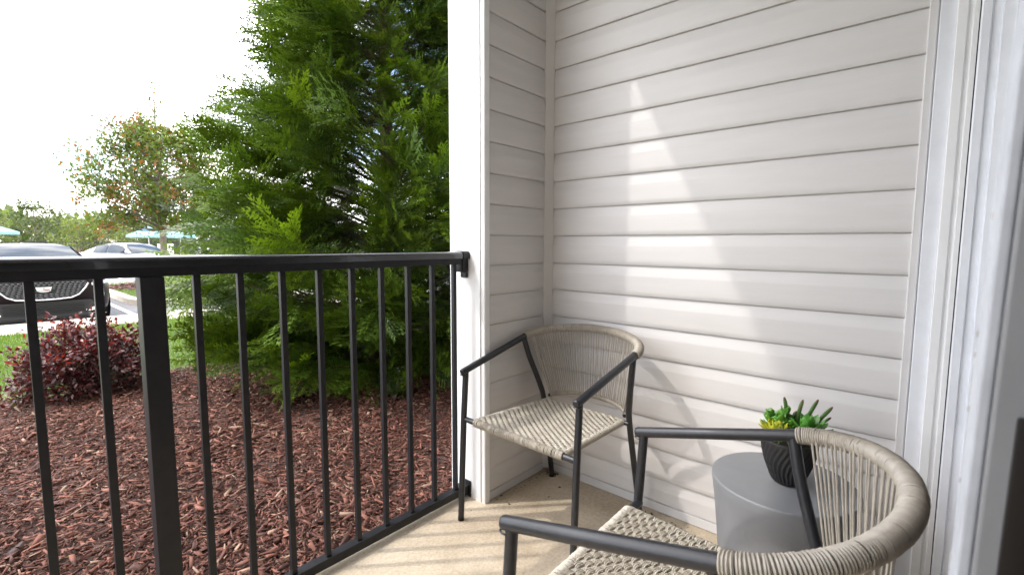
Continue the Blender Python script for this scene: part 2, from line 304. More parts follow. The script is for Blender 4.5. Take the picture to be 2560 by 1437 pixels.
# ------------------------------------------------------------------ rope chairs
def bez(pts, n=14):
    """Catmull-Rom through points"""
    pts = [Vector(p) for p in pts]; q = [pts[0]*2-pts[1]]+pts+[pts[-1]*2-pts[-2]]; o = []
    for i in range(len(pts)-1):
        a, b_, c, d = q[i:i+4]
        for k in range(n):
            t = k/n; o.append(.5*((2*b_)+(c-a)*t+(2*a-5*b_+4*c-d)*t*t+(3*b_-a-3*c+d)*t**3))
    return o+[pts[-1]]
wJ, yJ, zJ, DD, RI = .274, -.106, .705, .190, .039
def loop(t): return Vector((wJ*math.cos(t), yJ-DD*math.sin(t), zJ+RI*math.sin(t)))
def low(t): return Vector((.193*math.cos(t), -.182-.094*math.sin(t), .430+.014*math.sin(t)))
def make_chair():
    t = thing('rope_chair', '', 'chair')
    fr = M['frame']
    for s in (1, -1):
        A = Vector((s*.275, .262, .614)); J = Vector((s*wJ, yJ, zJ))
        d = (A-J).normalized()
        MB().tube([J-d*.03, J+(A-J)*.5, A+d*.004, A+d*.010, A+d*.012], [.0138, .0138, .0138, .0125, .009], 16).obj('arm', fr, t, True)
        top = A-d*.012
        MB().tube([top, Vector((s*.276, .262, .42)), Vector((s*.277, .279, 0.004))], .0122, 14).obj('front_leg', fr, t, True)
        MB().tube(bez([J+d*.010, Vector((s*.256, -.118, .610)), Vector((s*.229, -.156, .49)), Vector((s*.220, -.180, .405)), Vector((s*.226, -.222, .2)), Vector((s*.233, -.264, .004))], 6), .0122, 14).obj('back_leg', fr, t, True)
        MB().tube([(s*.277, .279, 0.0), (s*.277, .279, .014)], .0128, 12).obj('foot_cap', M['handle'], t, True)
        MB().tube([(s*.233, -.264, 0.0), (s*.232, -.261, .014)], .0128, 12).obj('foot_cap', M['handle'], t, True)
        MB().tube([(s*.214, .252, .418), (s*.192, -.172, .408)], .0088, 10).obj('side_rail', fr, t, True)
        MB().ring((s*.276, .262, .600), (0, 0, 1), .0125, .0022, 14, 5).obj('weld', fr, t, True)
    MB().tube([(-.274, .258, .418), (.274, .258, .418)], .0112, 12).obj('front_rail', fr, t, True)
    MB().tube([(-.222, -.172, .408), (.222, -.172, .408)], .0098, 12).obj('back_rail', fr, t, True)
    # back loop core + wrapped cord
    N = 60
    MB().tube([loop(math.pi*i/N) for i in range(N+1)], .0138, 10, False).obj('back_tube', fr, t, True)
    MB().tube([low(math.pi*i/N) for i in range(N+1)], .0070, 8).obj('lower_tube', fr, t, True)
    def wrap(fn, r, rr, pitch_, t0=0.0, t1=math.pi, seg=14):
        m = MB(); tt = t0; last = None
        while tt < t1:
            p = fn(tt); q = fn(tt+1e-3); sp = (q-p).length/1e-3
            ax = (q-p).normalized()+Vector((random.gauss(0, .035), random.gauss(0, .035), random.gauss(0, .035)))
            m.ring(p, ax, r+random.uniform(-.0003, .0005), rr, seg, 5)
            tt += pitch_*random.choice([1, 1, 1, 1, 1, 1.05, 1.12])/sp
        return m
    m = wrap(loop, .0162, .0027, .0049, .0, math.pi); o = m.obj('back_cord_wrap', M['cord'], t, True, False); o['kind'] = 'stuff'
    m = wrap(low, .0085, .0023, .0044, .06, math.pi-.06, 10); o = m.obj('lower_cord_wrap', M['cord'], t, True, False); o['kind'] = 'stuff'
    # strung cords, in pairs
    n = 54
    for i in range(n):
        f = (i+.5)/n; a = .13+f*(math.pi-.26)+random.gauss(0, .003); c = .04+f*(math.pi-.08)+random.gauss(0, .005)
        p = loop(a); q = low(c); out_ = Vector((math.cos(a)*.7, -math.sin(a), 0)).normalized()
        p1 = p+out_*(-.0150 if i % 2 else -.0125)+Vector((0, 0, -.004 if i % 2 else -.009)); q1 = q+out_*(-.0075 if i % 2 else -.005)+Vector((0, 0, .004))
        mid = (p1+q1)/2+Vector((random.gauss(0, .0007), random.gauss(0, .0007), 0))
        MB().tube([p1, mid, q1], .0022, 6).obj('cord', M['cord'], t, True)
    # woven seat: triple weft strands passing over and under pairs of warp cords
    x_f, x_b, y_f, y_b, z_f, z_b = .222, .196, .258, -.172, .428, .416
    def seatpt(u, v, dz=0):                                 # u -1..1 across, v 0 front..1 back
        w = x_f+(x_b-x_f)*v; sag = -.010*(1-u*u)*math.sin(math.pi*v)
        return (u*w, y_f+(y_b-y_f)*v, z_f+(z_b-z_f)*v+sag+dz)
    wv = MB(); rows = 33; nw = 24; amp = .0046
    def over(q):                                            # long float over, quick dive under every other warp
        q = q % 2.0; return 1.0-2.0*math.exp(-((q-1.0)/.40)**2)
    for r_ in range(rows):
        for c in (-1, 0, 1):
            v = (r_+.5+c*.255)/rows; pts = []; steps = nw*4
            for k in range(steps+1):
                g = k/4+.5; u = -1+2*k/steps; o_v = over(g+(r_ % 2))
                pts.append(seatpt(u*.985, v+.006*math.sin(math.pi*(g+(r_ % 2)))+.0035*c*o_v, amp*o_v))
            wv.tube(pts, .0020, 5, False)
    o = wv.obj('seat_weft', M['seat'], t, True, False); o['kind'] = 'stuff'
    wp = MB()
    for k in range(nw):
        for c in (-.0023, .0023):
            pts = []
            for j in range(rows*2+1):
                v = j/(rows*2); r_ = min(rows-1, int(v*rows)); ux = -1+2*(k+.5)/nw
                hgt = -over(k+1.0+(r_ % 2)) if j % 2 else 0
                p = seatpt(ux, v, amp*.5*hgt-.001); pts.append((p[0]+c, p[1], p[2]))
            wp.tube(pts, .0020, 5, False)
    o = wp.obj('seat_warp', M['seat'], t, True, False); o['kind'] = 'stuff'
    ed = MB(); x = -.216
    while x < .217:
        g = 1 if random.random() < .85 else 1.25
        ed.ring((x, .258, .4185), Vector((1, random.gauss(0, .1), random.gauss(0, .05))), .0138+random.uniform(0, .0012), .0023, 12, 5); x += .0046*g
    x = -.19
    while x < .19:
        ed.ring((x, -.172, .408), (1, random.gauss(0, .05), 0), .0118, .0023, 10, 5); x += .0048
    for s in (1, -1):
        for k in range(88):
            f = (k+.5)/88; ed.ring((s*(.214+(.192-.214)*f), .252+(-.172-.252)*f, .4195+(.408-.4195)*f), (random.gauss(0, .05), 1, random.gauss(0, .1)), .0108+random.uniform(0, .0012), .0021, 10, 5)
    o = ed.obj('seat_edge_wrap', M['seat'], t, True, False); o['kind'] = 'stuff'
    return t
chair_a = make_chair()
def copy_tree(o, parent=None):
    c = o.copy(); COL.objects.link(c); c.parent = parent
    for ch in list(o.children): copy_tree(ch, c)
    return c
chair_b = copy_tree(chair_a)
def pose(o, x, y, th): o.location = (x, y, 0); o.rotation_euler = (0, 0, th-math.pi/2)
pose(chair_a, -.3195, -.300, 3.11); pose(chair_b, -.946, -1.089, 1.587)
tag(chair_a, 'taupe rope back armchair tucked into the corner where the siding walls meet', 'chair', 'rope chairs on the patio')
tag(chair_b, 'taupe rope back armchair beside the grey drum table, facing the railing', 'chair', 'rope chairs on the patio')

# ------------------------------------------------------------------ side table and planter
tb = thing('side_table', 'smooth grey drum side table under the black planter', 'table', (-.348, -1.107, 0))
prof = [(0, .0), (.155, .0), (.160, .004), (.158, .03), (.157, .10), (.160, .18), (.167, .27), (.176, .36), (.184, .42), (.1868, .443), (.1862, .4475), (.1840, .4495)]
MB().lathe(prof, 72).obj('drum', M['table'], tb, True)
MB().lathe([(.1839, .4495), (.17, .4502), (.09, .4505), (0.0005, .4505)], 72).obj('top', M['table'], tb, True)
PL = (-.352, -1.118, .4506)
pp = thing('succulent_planter', 'ribbed matte black pot of green and yellow succulents on the grey table', 'planter', PL)
def ribs(r, z, w):
    return r+(.0022*math.sin(30*w+9*math.sin(z*26+.6)) if .008 < z < .118 else 0)
pz = [(.0, 0), (.030, 0), (.036, .003), (.0405, .010)]+[(.0405+.0295*math.sin((z-.01)/.115*math.pi/2), z) for z in np.linspace(.016, .118, 20)]+[(.0705, .124), (.0695, .127), (.067, .127), (.065, .122), (.063, .105)]
MB().lathe(pz, 120, fn=ribs).obj('pot', M['pot'], pp, True)
MB().lathe([(.064, .108), (.04, .112), (0.0005, .114)], 24).obj('soil', M['soil'], pp, True)
M['cactus'] = mat('cactus_green', (.07, .16, .03), .5, .3, 50); M['cactip'] = mat('cactus_tip_red', (.13, .085, .035), .5, .3, 60)
M['succ'] = mat('succulent_green', (.10, .30, .045), .35, .25, 30); M['jade'] = mat('jade_green', (.14, .36, .05), .3, .2, 30); M['yel'] = mat('succulent_yellow', (.62, .55, .03), .38, .2, 30, col2=(.36, .42, .03))
def cactus(bx, by, lean, az, L, r):
    ax = Vector((math.cos(az)*math.sin(lean), math.sin(az)*math.sin(lean), math.cos(lean))); a = ax.orthogonal().normalized(); c = ax.cross(a); base = Vector((bx, by, .118))
    m = MB(); n = 18; pr_ = []; K = int(L/.0022)
    V = []
    for i in range(K+1):
        s = i/K; rr = r*(.85+.25*math.sin(s*math.pi*.8))*(1 if s < .86 else math.sqrt(max(0.02, 1-((s-.86)/.14)**2)))
        for j in range(n):
            w = 2*math.pi*j/n; q = rr*(1+.28*max(0, math.cos(w*6))*(.55+.45*math.cos(i*2.1)))
            V.append(base+ax*(s*L)+(a*math.cos(w)+c*math.sin(w))*q+Vector((math.cos(az), math.sin(az), 0))*(.012*s*s))
    Fc = [(i*n+j, i*n+(j+1) % n, (i+1)*n+(j+1) % n, (i+1)*n+j) for i in range(K) for j in range(n)]
    cut = int(K*.93)
    b1 = MB(); b1.add(V[:(cut+1)*n], [f for f in Fc if max(f) < (cut+1)*n]); st = b1.obj('cactus_stem', M['cactus'], pp, True)
    b2 = MB(); off = cut*n; b2.add(V[off:], [tuple(x-off for x in f) for f in Fc if min(f) >= off]+[tuple(range((K-cut)*n, (K-cut+1)*n))]); b2.obj('cactus_tip', M['cactip'], st, True)
# axes seen from the camera: right = (cos yaw, -sin yaw)
def cr_(r_, f_): return (RT.x*r_+math.sin(yaw)*f_, RT.y*r_+math.cos(yaw)*f_)
azr = math.atan2(RT.y, RT.x)
for (r_, f_, lean, side_, L, rad) in ((.006, .014, R(3), -1, .124, 0.0041), (.016, .006, R(2), 1, .104, 0.0036), (.022, .016, R(4), 1, .116, 0.0041), (.030, .014, R(20), 1, .124, 0.0041), (.036, .004, R(36), 1, .122, 0.0041), (.040, .018, R(50), 1, .098, 0.0034), (.012, .024, R(6), 1, .08, .006)):
    x, y = cr_(r_, f_); cactus(x, y, lean, azr if side_ > 0 else azr+math.pi, L, rad)
def leaf_solid(base, d, up, L, W, T, n=7):
    d = Vector(d).normalized(); up = Vector(up); up = (up-d*up.dot(d)).normalized(); s = d.cross(up); V = []; K = 8
    for i in range(n):
        f = i/(n-1); w = W*(.35+.65*math.sin(math.pi*min(1, f*.72+.14)))*(1 if f < .8 else math.sqrt(max(.01, 1-((f-.8)/.2)**2))); th = T*(1-.6*f)
        c = Vector(base)+d*(L*f)+up*(L*.22*f*f)
        for k in range(K):
            q = 2*math.pi*k/K; V.append(c+s*(w*math.cos(q))+up*(th*math.sin(q)*(1 if math.sin(q) < 0 else .5)))
    return V, [(i*K+k, i*K+(k+1) % K, (i+1)*K+(k+1) % K, (i+1)*K+k) for i in range(n-1) for k in range(K)]+[tuple(range((n-1)*K, n*K))]
def rosette(r_, f_, z, rings, m, W, T, name='succulent_leaf', up0=0):
    x, y = cr_(r_, f_)
    for (cnt, el, L, ph) in rings:
        for i in range(cnt):
            a = 2*math.pi*(i+ph)/cnt+random.uniform(-.1, .1); e = el+random.uniform(-.08, .08)
            b1 = MB(); V, Fc = leaf_solid((x, y, z), (math.cos(a)*math.cos(e), math.sin(a)*math.cos(e), math.sin(e)), (0, 0, 1), L*random.uniform(.9, 1.1), W, T); b1.add(V, Fc); b1.obj(name, m, pp, True)
rosette(.034, -.020, .150, ((8, R(12), .066, 0), (7, R(34), .060, .5), (5, R(62), .052, .2)), M['succ'], .013, .004)
rosette(-.050, -.020, .146, ((10, R(14), .048, 0), (9, R(40), .044, .5), (7, R(66), .038, .2)), M['yel'], .0085, .005)
for (r_, f_, h_) in ((-.035, .012, .026), (-.018, .006, .040), (-.048, .020, .040), (-.006, -.006, .024), (-.022, .024, .030), (-.004, .018, .044), (-.030, -.002, .034)):
    x, y = cr_(r_, f_)
    st = MB(); st.tube([(x, y, .105), (x, y, .140+h_*1.2)], .0022, 6).obj('jade_stem', M['jade'], pp, True)
    for lv in range(3):
        for k in range(3):
            a = k*2.1+lv*1.05+r_*90; e = R(15+18*lv); b1 = MB()
            V, Fc = leaf_solid((x, y, .136+h_*(.60+.32*lv)), (math.cos(a)*math.cos(e), math.sin(a)*math.cos(e), math.sin(e)), (0, 0, 1), random.uniform(.020, .027), .0100, .0055, 6); b1.add(V, Fc); b1.obj('jade_leaf', M['jade'], pp, True)

# ------------------------------------------------------------------ mass foliage helpers
def frames(D, N):
    """orthonormal frames (x = direction D, z = normal from N)"""
    D = D/np.linalg.norm(D, axis=1, keepdims=True); N = N-D*(N*D).sum(1, keepdims=True); N /= np.maximum(np.linalg.norm(N, axis=1, keepdims=True), 1e-6)
    S = np.cross(N, D); return np.stack([D, S, N], 2)       # columns
def scatter(name, tmpl, pos, D, N, scl, cols, m, parent=None, mod=None):
    """tmpl: list of (V, T, shade); copies stacked into one mesh; cols (n,3); shade multiplies per template vertex"""
    Fm = frames(D, N); Vs = []; Ts = []; Cs = []; off = 0; pick = rng.integers(0, len(tmpl), len(pos))
    for k, (V, T, sh) in enumerate(tmpl):
        idx = np.nonzero(pick == k)[0]
        if not len(idx): continue
        P = np.einsum('nij,vj->nvi', Fm[idx], V)*scl[idx][:, None, None]+pos[idx][:, None, :]
        C = cols[idx][:, None, :]*sh[None, :, :]
        n, v = len(idx), len(V); Vs.append(P.reshape(-1, 3)); Cs.append(C.reshape(-1, 3))
        Ts.append((T[None]+(np.arange(n)*v)[:, None, None]+off).reshape(-1, T.shape[1])); off += n*v
    me = np_mesh(name, np.concatenate(Vs), np.concatenate(Ts), m, np.clip(np.concatenate(Cs), 0, 1)); return link(name, me, parent)
def frond(seed, nb=8, curve=.18, wid=.40):
    r = np.random.default_rng(seed); V = []; T = []; S = []
    def tri(a, b_, c, s): k = len(V); V.extend([a, b_, c]); S.extend([s[0], s[1], s[2]]); T.append((k, k+1, k+2))
    cv = curve*r.uniform(-1, 1)
    def at(u): return np.array([u, cv*u*u*.6, -.20*u*u])           # gentle sideways bow and droop
    w = .014
    for k in range(3):
        u0, u1 = k/3, (k+1)/3; a, b_ = at(u0), at(u1); o = np.array([0, w*(1-u0*.6), 0]); tri(a-o, a+o, b_, (.5, .5, .7))
    for i in range(nb):
        u = .08+.90*(i+.2*r.random())/nb
        for sd in (-1, 1):
            L = wid*(math.sin(math.pi*(.16+.80*(1-u)**.75))*.85+.15)*r.uniform(.75, 1.15); ang = R(50)-R(18)*u+r.normal(0, .08)
            p = at(u+.04*(sd > 0)); d = np.array([math.cos(ang), sd*math.sin(ang), r.normal(0, .12)]); n = np.array([-math.sin(ang)*sd, math.cos(ang), 0])*sd
            q = p+d*L+np.array([0, 0, -.05*L]); wb = .020; mid = p+d*L*.5
            tri(p-n*wb*.5, p+n*wb*.5, mid, (.6, .6, .8)); tri(mid-n*wb, mid+n*wb, q, (.85, .85, 1.25))
            m_ = 4 if L > .18 else 3
            for j in range(m_):
                f = .22+.62*j/m_; s2 = 1 if j % 2 else -1; pp_ = p+d*L*f; l2 = L*.42*(1-f*.5)*r.uniform(.8, 1.2); a2 = ang*sd+s2*R(34)
                d2 = np.array([math.cos(a2), math.sin(a2), r.normal(0, .1)]); n2 = np.array([-math.sin(a2), math.cos(a2), 0])
                tri(pp_-n2*.022, pp_+n2*.022+d2*l2*.4, pp_+d2*l2, (.75, .95, 1.3))
    return np.array(V), np.array(T), np.array(S)[:, None]*np.ones((1, 3))
FR = [frond(s) for s in range(5)]

# ------------------------------------------------------------------ the tall arborvitae beside the patio
TX, TY = .99, 2.75
def conifer(loc):
    root = thing('arborvitae_tree', 'tall bright green feathery arborvitae growing beside the patio railing', 'tree', loc)
    H = 6.7; g = -.12
    MB().tube([(0, 0, g), (.01, 0, 1), (-.01, .01, 2.5), (0, .02, 4.2), (0, 0, 6.3)], [.10, .085, .062, .038, .008], 10).obj('trunk', M['bark'], root, True)
    def rad(z): return float(np.interp(z, [-.1, .15, .7, 1.3, 2.1, 2.6, 3.6, 5.2, 6.7], [1.22, 1.48, 1.68, 1.58, 1.35, 1.08, .74, .34, .05]))
    pos = []; D = []; N = []; sc = []; co = []; br = MB()
    zs = np.concatenate([np.linspace(.02, 1.6, 150), np.linspace(1.6, 4.3, 215), np.linspace(4.3, 6.6, 40)])+rng.normal(0, .03, 405); zs = np.maximum(zs, .02)
    for i, z in enumerate(zs):
        az = i*2.39996+rng.normal(0, .4); L = rad(z)*rng.uniform(.72, 1.08 if z < 1.7 else .98); d = np.array([math.cos(az), math.sin(az), 0]); sdv = np.array([-d[1], d[0], 0])
        start = max(.05, z-.34*L); bend = rng.normal(0, .12)
        def path(t): return np.array([0, 0, start])+d*(t*L)+sdv*(bend*L*t*t)+np.array([0, 0, (z-start)*(t**.8)-.05*L*t*t+.10*L*t**4])
        br.tube([path(t) for t in (0.0, .3, .6, .92)], [.016, .011, .007, .002], 5, False)
        ns = int(10+19*L); bri = rng.uniform(.55, 1.3); plane = sdv*rng.normal(0, .9)+np.array([0, 0, 1.0])*rng.uniform(.1, 1.0)+d*rng.normal(0, .3)   # sprays of one bough lie in one fan
        for k in range(ns):
            t = .16+.84*((k+rng.random())/ns)**.62; t = min(t, 1.0); sd = 1 if k % 2 else -1; spread = 1.0-.65*(t > .93)
            p = path(t)+sdv*rng.normal(0, .03)+np.array([0, 0, rng.normal(0, .025)])
            dd = d*rng.uniform(.6, 1.0)+sdv*sd*spread*rng.uniform(.3, .9)+np.array([0, 0, rng.uniform(-.30, .45)])
            nn = plane+rng.normal(0, .22, 3)
            pos.append(p); D.append(dd); N.append(nn); sc.append(rng.uniform(.22, .38)*(.8+.25*t))
            hue = rng.random(); c = np.array([.034, .074, .009])*(1-hue)+np.array([.125, .200, .016])*hue; dead = t < .35 and rng.random() < .35; co.append(np.array([.06, .04, .02]) if dead else c*bri*rng.uniform(.8, 1.2))
    br.obj('branches', M['bark'], root, True, False)['kind'] = 'stuff'
    o = scatter('crown', FR, np.array(pos), np.array(D), np.array(N), np.array(sc), np.array(co), M['conifer'], root); o['kind'] = 'stuff'
    return root
conifer((TX, TY, 0))

# ------------------------------------------------------------------ leaves
def leaf_t(l=1, w=.45, fold=.12, droop=.1):
    V = np.array([(0, 0, 0), (.35*l, w*.5, fold*.5), (.75*l, w*.36, fold*.4-droop*.4), (l, 0, -droop), (.75*l, -w*.36, fold*.4-droop*.4), (.35*l, -w*.5, fold*.5), (.5*l, 0, -.02)])
    T = np.array([(0, 6, 1), (1, 6, 2), (2, 6, 3), (3, 6, 4), (4, 6, 5), (5, 6, 0)]); return V, T, np.ones((7, 3))
def quad_t(l=1, w=.5): return np.array([(0, 0, 0), (.5*l, w*.5, .05), (l, 0, -.05), (.5*l, -w*.5, .05)]), np.array([(0, 1, 2), (0, 2, 3)]), np.ones((4, 3))
def rand_dirs(n): v = rng.normal(size=(n, 3)); return v/np.linalg.norm(v, axis=1, keepdims=True)

# burgundy loropetalum
def red_shrub():
    cx, cy, g = -1.28, 3.78, -.12; root = thing('burgundy_shrub', 'rounded burgundy leaved shrub in the mulch behind the railing', 'shrub', (cx, cy, g))
    st = MB(); pos = []; D = []; N = []; sc = []; co = []
    for i in range(190):
        a = rng.uniform(0, 2*math.pi); e = math.asin(rng.uniform(.02, 1)); L = rng.uniform(.38, .55)*(1.0+.10*math.sin(e)); d = np.array([math.cos(a)*math.cos(e)*.92, math.sin(a)*math.cos(e)*.92, math.sin(e)*.98+.10])
        if rng.random() < .10: L *= 1.18
        p1 = d*L*.5+np.array([0, 0, .06]); p2 = d*L+np.array([0, 0, .03+.03*rng.normal()])
        st.tube([(0, 0, 0), p1, p2], [.006, .004, .0015], 4, False)
        for k in range(40):
            t = rng.random()**.55; p = p1*(1-t)+p2*t
            p = p+rng.normal(0, .032, 3); dd = d*.5+rng.normal(0, .6, 3)+np.array([0, 0, .15])
            pos.append(p); D.append(dd); N.append(rng.normal(0, .5, 3)+np.array([0, 0, .9])); sc.append(rng.uniform(.028, .050))
            h_ = rng.random(); base = np.array([.050, .021, .023])*(1-h_)+np.array([.095, .027, .024])*h_
            if t > .8 and p[2] > .34 and rng.random() < .4: base = np.array([.22, .050, .034])
            if p[2] < .2 and rng.random() < .08: base = np.array([.09, .13, .03])
            co.append(base*rng.uniform(.7, 1.3))
    st.obj('stems', M['bark2'], root, True, False)['kind'] = 'stuff'
    o = scatter('foliage', [leaf_t(1, .52, .14, .1), leaf_t(1, .46, .08, .2)], np.array(pos), np.array(D), np.array(N), np.array(sc), np.array(co), M['redleaf'], root); o['kind'] = 'stuff'
red_shrub()

# strap leaved perennials by the mulch edge
def strap_plant(x, y, z, n, L, label, name='liriope_plant'):
    root = thing(name, label, 'plant', (x, y, z)); V = []; 
    for i in range(n):
        a = rng.uniform(0, 6.28); l = L*rng.uniform(.7, 1.1); w = .007; up = rng.uniform(.45, 1.0); m = MB(); P = []
        for k in range(6):
            t = k/5; c = Vector((math.cos(a)*l*t*(1.1-up*.5), math.sin(a)*l*t*(1.1-up*.5), l*up*(t-.45*t*t))); s = Vector((-math.sin(a), math.cos(a), 0))*w*(1.05-t)*1.4; P += [c-s, c+Vector((0, 0, -.002)), c+s]
        m.add(P, [(k*3+j, k*3+j+1, k*3+j+4, k*3+j+3) for k in range(5) for j in range(2)]); m.obj('leaf', M['strap'], root, True, False)
M['strap'] = mat('variegated_leaf', (.36, .42, .13), .5, .25, 30)
strap_plant(-1.685, 3.92, -.12, 14, .15, 'small pale variegated grassy tuft in the mulch beside the burgundy shrub')
strap_plant(-1.80, 4.02, -.12, 12, .12, 'smaller yellow green tuft at the lawn edge of the mulch')
# low broadleaf seedling at the foot of the arborvitae
def small_shrub(x, y, z, r, h, n, label, cat, colA, colB, leaf, name, m='leaf', parent=None):
    root = thing(name, label, cat, (x, y, z)); st = MB(); pos = []; D = []; co = []; sc = []
    for i in range(max(6, n//40)):
        a = rng.uniform(0, 6.28); rr = r*rng.uniform(.3, 1); p = np.array([math.cos(a)*rr, math.sin(a)*rr, h*rng.uniform(.5, 1)]); st.tube([(0, 0, 0), p*np.array([.4, .4, .55]), p], [.006, .004, .002], 4, False)
        for k in range(40):
            t = rng.uniform(.35, 1.05); q = p*t+rng.normal(0, r*.13, 3); q[2] = abs(q[2]); pos.append(q); D.append(rng.normal(0, .6, 3)+p/np.linalg.norm(p)*.6); sc.append(leaf*rng.uniform(.7, 1.2)); h_ = rng.random(); co.append((np.array(colA)*(1-h_)+np.array(colB)*h_)*rng.uniform(.8, 1.2))
    st.obj('stems', M['bark2'], root, True, False)['kind'] = 'stuff'; nn = rng.normal(0, .5, (len(pos), 3))+np.array([0, 0, 1])
    o = scatter('foliage', [leaf_t()], np.array(pos), np.array(D), nn, np.array(sc), np.array(co), M[m], root); o['kind'] = 'stuff'; return root
small_shrub(.26, 1.66, -.09, .14, .22, 400, 'low leafy seedling in shade at the foot of the arborvitae', 'plant', (.03, .06, .015), (.06, .11, .02), .032, 'seedling_plant')

# ------------------------------------------------------------------ mulch chips and grass
def mulch():
    n = 118000; x = rng.uniform(-2.3, 1.6, n); y = .18+4.25*rng.random(n)**1.25
    keep = (x < -.30+.95*y) & (y < 4.22+.22*np.sin(x*1.3)) & (x > -2.35); x = x[keep]; y = y[keep]; n = len(x)
    L = np.clip(rng.lognormal(-3.85, .52, n), .008, .075); Wd = L*np.clip(rng.lognormal(-1.75, .38, n), .07, .42); Th = Wd*rng.uniform(.25, .7, n)
    a = rng.uniform(0, 2*np.pi, n); tilt = rng.normal(0, .24, n)
    D = np.stack([np.cos(a)*np.cos(tilt), np.sin(a)*np.cos(tilt), np.sin(tilt)], 1); Nn = np.stack([rng.normal(0, .35, n), rng.normal(0, .35, n), np.ones(n)], 1); Fm = frames(D, Nn)
    B = np.array([(-.5, -.5, -.5), (.5, -.5, -.5), (.5, .5, -.5), (-.5, .5, -.5), (-.5, -.5, .5), (.5, -.5, .5), (.5, .5, .5), (-.5, .5, .5)])
    V = np.tile(B[None], (n, 1, 1))+rng.normal(0, .13, (n, 8, 3)); V[:, [1, 2, 5, 6], 1] *= rng.uniform(.25, 1, n)[:, None]
    V *= np.stack([L, Wd, Th], 1)[:, None, :]; V[:, :, 2] += (rng.normal(0, .22, n)*L)[:, None]*(V[:, :, 0]/L[:, None])**2
    P = np.einsum('nij,nvj->nvi', Fm, V); P[:, :, 0] += x[:, None]; P[:, :, 1] += y[:, None]; P[:, :, 2] += (gz(x, y)+rng.uniform(-.004, .018, n)+.010*np.sin(x*5)*np.sin(y*4))[:, None]
    Q = np.array([(4, 5, 6, 7), (0, 1, 5, 4), (1, 2, 6, 5), (2, 3, 7, 6), (3, 0, 4, 7)])
    T = (Q[None]+(np.arange(n)*8)[:, None, None]).reshape(-1, 4)
    h_ = rng.random((n, 1)); c = np.array([.072, .026, .018])*(1-h_)+np.array([.205, .084, .056])*h_; k = rng.random(n); c[k < .07] = np.array([.25, .165, .115]); c[k > .82] *= .45; c *= rng.uniform(.7, 1.25, (n, 1))
    o = link('bark_mulch', np_mesh('bark_mulch', P.reshape(-1, 3), T, M['mulch'], np.repeat(np.clip(c, 0, 1), 8, 0)))
    tag(o, 'loose reddish brown bark mulch covering the planting bed', 'mulch', kind='stuff')
mulch()
def grass(name, x0, x1, y0, y1, n, zf, hgt, label, mask=None):
    x = rng.uniform(x0, x1, n); y = rng.uniform(y0, y1, n)
    if mask is not None: k = mask(x, y); x = x[k]; y = y[k]; n = len(x)
    D = np.stack([rng.normal(0, .35, n), rng.normal(0, .35, n), np.ones(n)], 1); N_ = np.stack([rng.normal(size=n), rng.normal(size=n), np.zeros(n)], 1)
    V = np.array([(0, -.05, 0), (0, .05, 0), (.55, -.04, .05), (.55, .04, .05), (1, 0, .16)]); T = np.array([(0, 1, 3), (0, 3, 2), (2, 3, 4)])
    h_ = rng.random((n, 1)); c = (np.array([.085, .16, .025])*(1-h_)+np.array([.17, .24, .05])*h_)*rng.uniform(.75, 1.2, (n, 1))
    sh = np.ones((5, 3)); o = scatter(name, [(V, T, sh)], np.stack([x, y, zf(x, y)], 1), D, N_, hgt*rng.uniform(.6, 1.2, n), c, M['grass']); tag(o, label, 'grass', kind='stuff')
grass('lawn_grass', -3.2, 2.2, 4.1, 8.45, 30000, lambda x, y: gz(x, y)-.012, .075, 'mown bright green lawn grass between mulch and sidewalk', lambda x, y: y > 4.12+.22*np.sin(x*1.3))

# ------------------------------------------------------------------ car park island with its tree
def rrect(x0, x1, y0, y1, r, n=8):
    P = []
    for cx, cy, a0 in ((x1-r, y1-r, 0), (x0+r, y1-r, 90), (x0+r, y0+r, 180), (x1-r, y0+r, 270)):
        for k in range(n+1): a = R(a0+90*k/n); P.append((cx+r*math.cos(a), cy+r*math.sin(a)))
    return P
isl = bpy.data.objects.new('parking_island', None); COL.objects.link(isl); tag(isl, kind='structure')
o_ = rrect(.55, 8.0, 11.4, 18.6, 1.5); i_ = rrect(.73, 7.82, 11.58, 18.42, 1.35); n = len(o_)
b = MB(); b.add([(x, y, -.40) for x, y in o_]+[(x, y, -.20) for x, y in o_]+[(x, y, -.19) for x, y in i_]+[(x, y, -.3) for x, y in i_], [(a*n+k, a*n+(k+1) % n, (a+1)*n+(k+1) % n, (a+1)*n+k) for a in range(3) for k in range(n)]); b.obj('kerb', M['walk'], isl)
b = MB(); b.add([(x, y, -.215) for x, y in i_], [tuple(range(n))]); b.obj('turf', M['lawn'], isl)
grass('island_grass', .75, 5.0, 11.6, 18.3, 15000, lambda x, y: 0*x-.215, .085, 'green grass growing on the kerbed parking island', lambda x, y: ((x-2.12)**2+(y-16.3)**2 > 2.2) & (((x > 1.9) | (y > 12.8)) | ((x-2.0)**2+(y-12.9)**2 < 1.6)))
ring_ = MB(); ring_.lathe([(1.55, -.21), (1.3, -.17), (.7, -.12), (.12, -.09)], 28, (2.12, 16.3, 0)); tag(ring_.obj('tree_mulch_ring', M['soilbed'], isl, True))
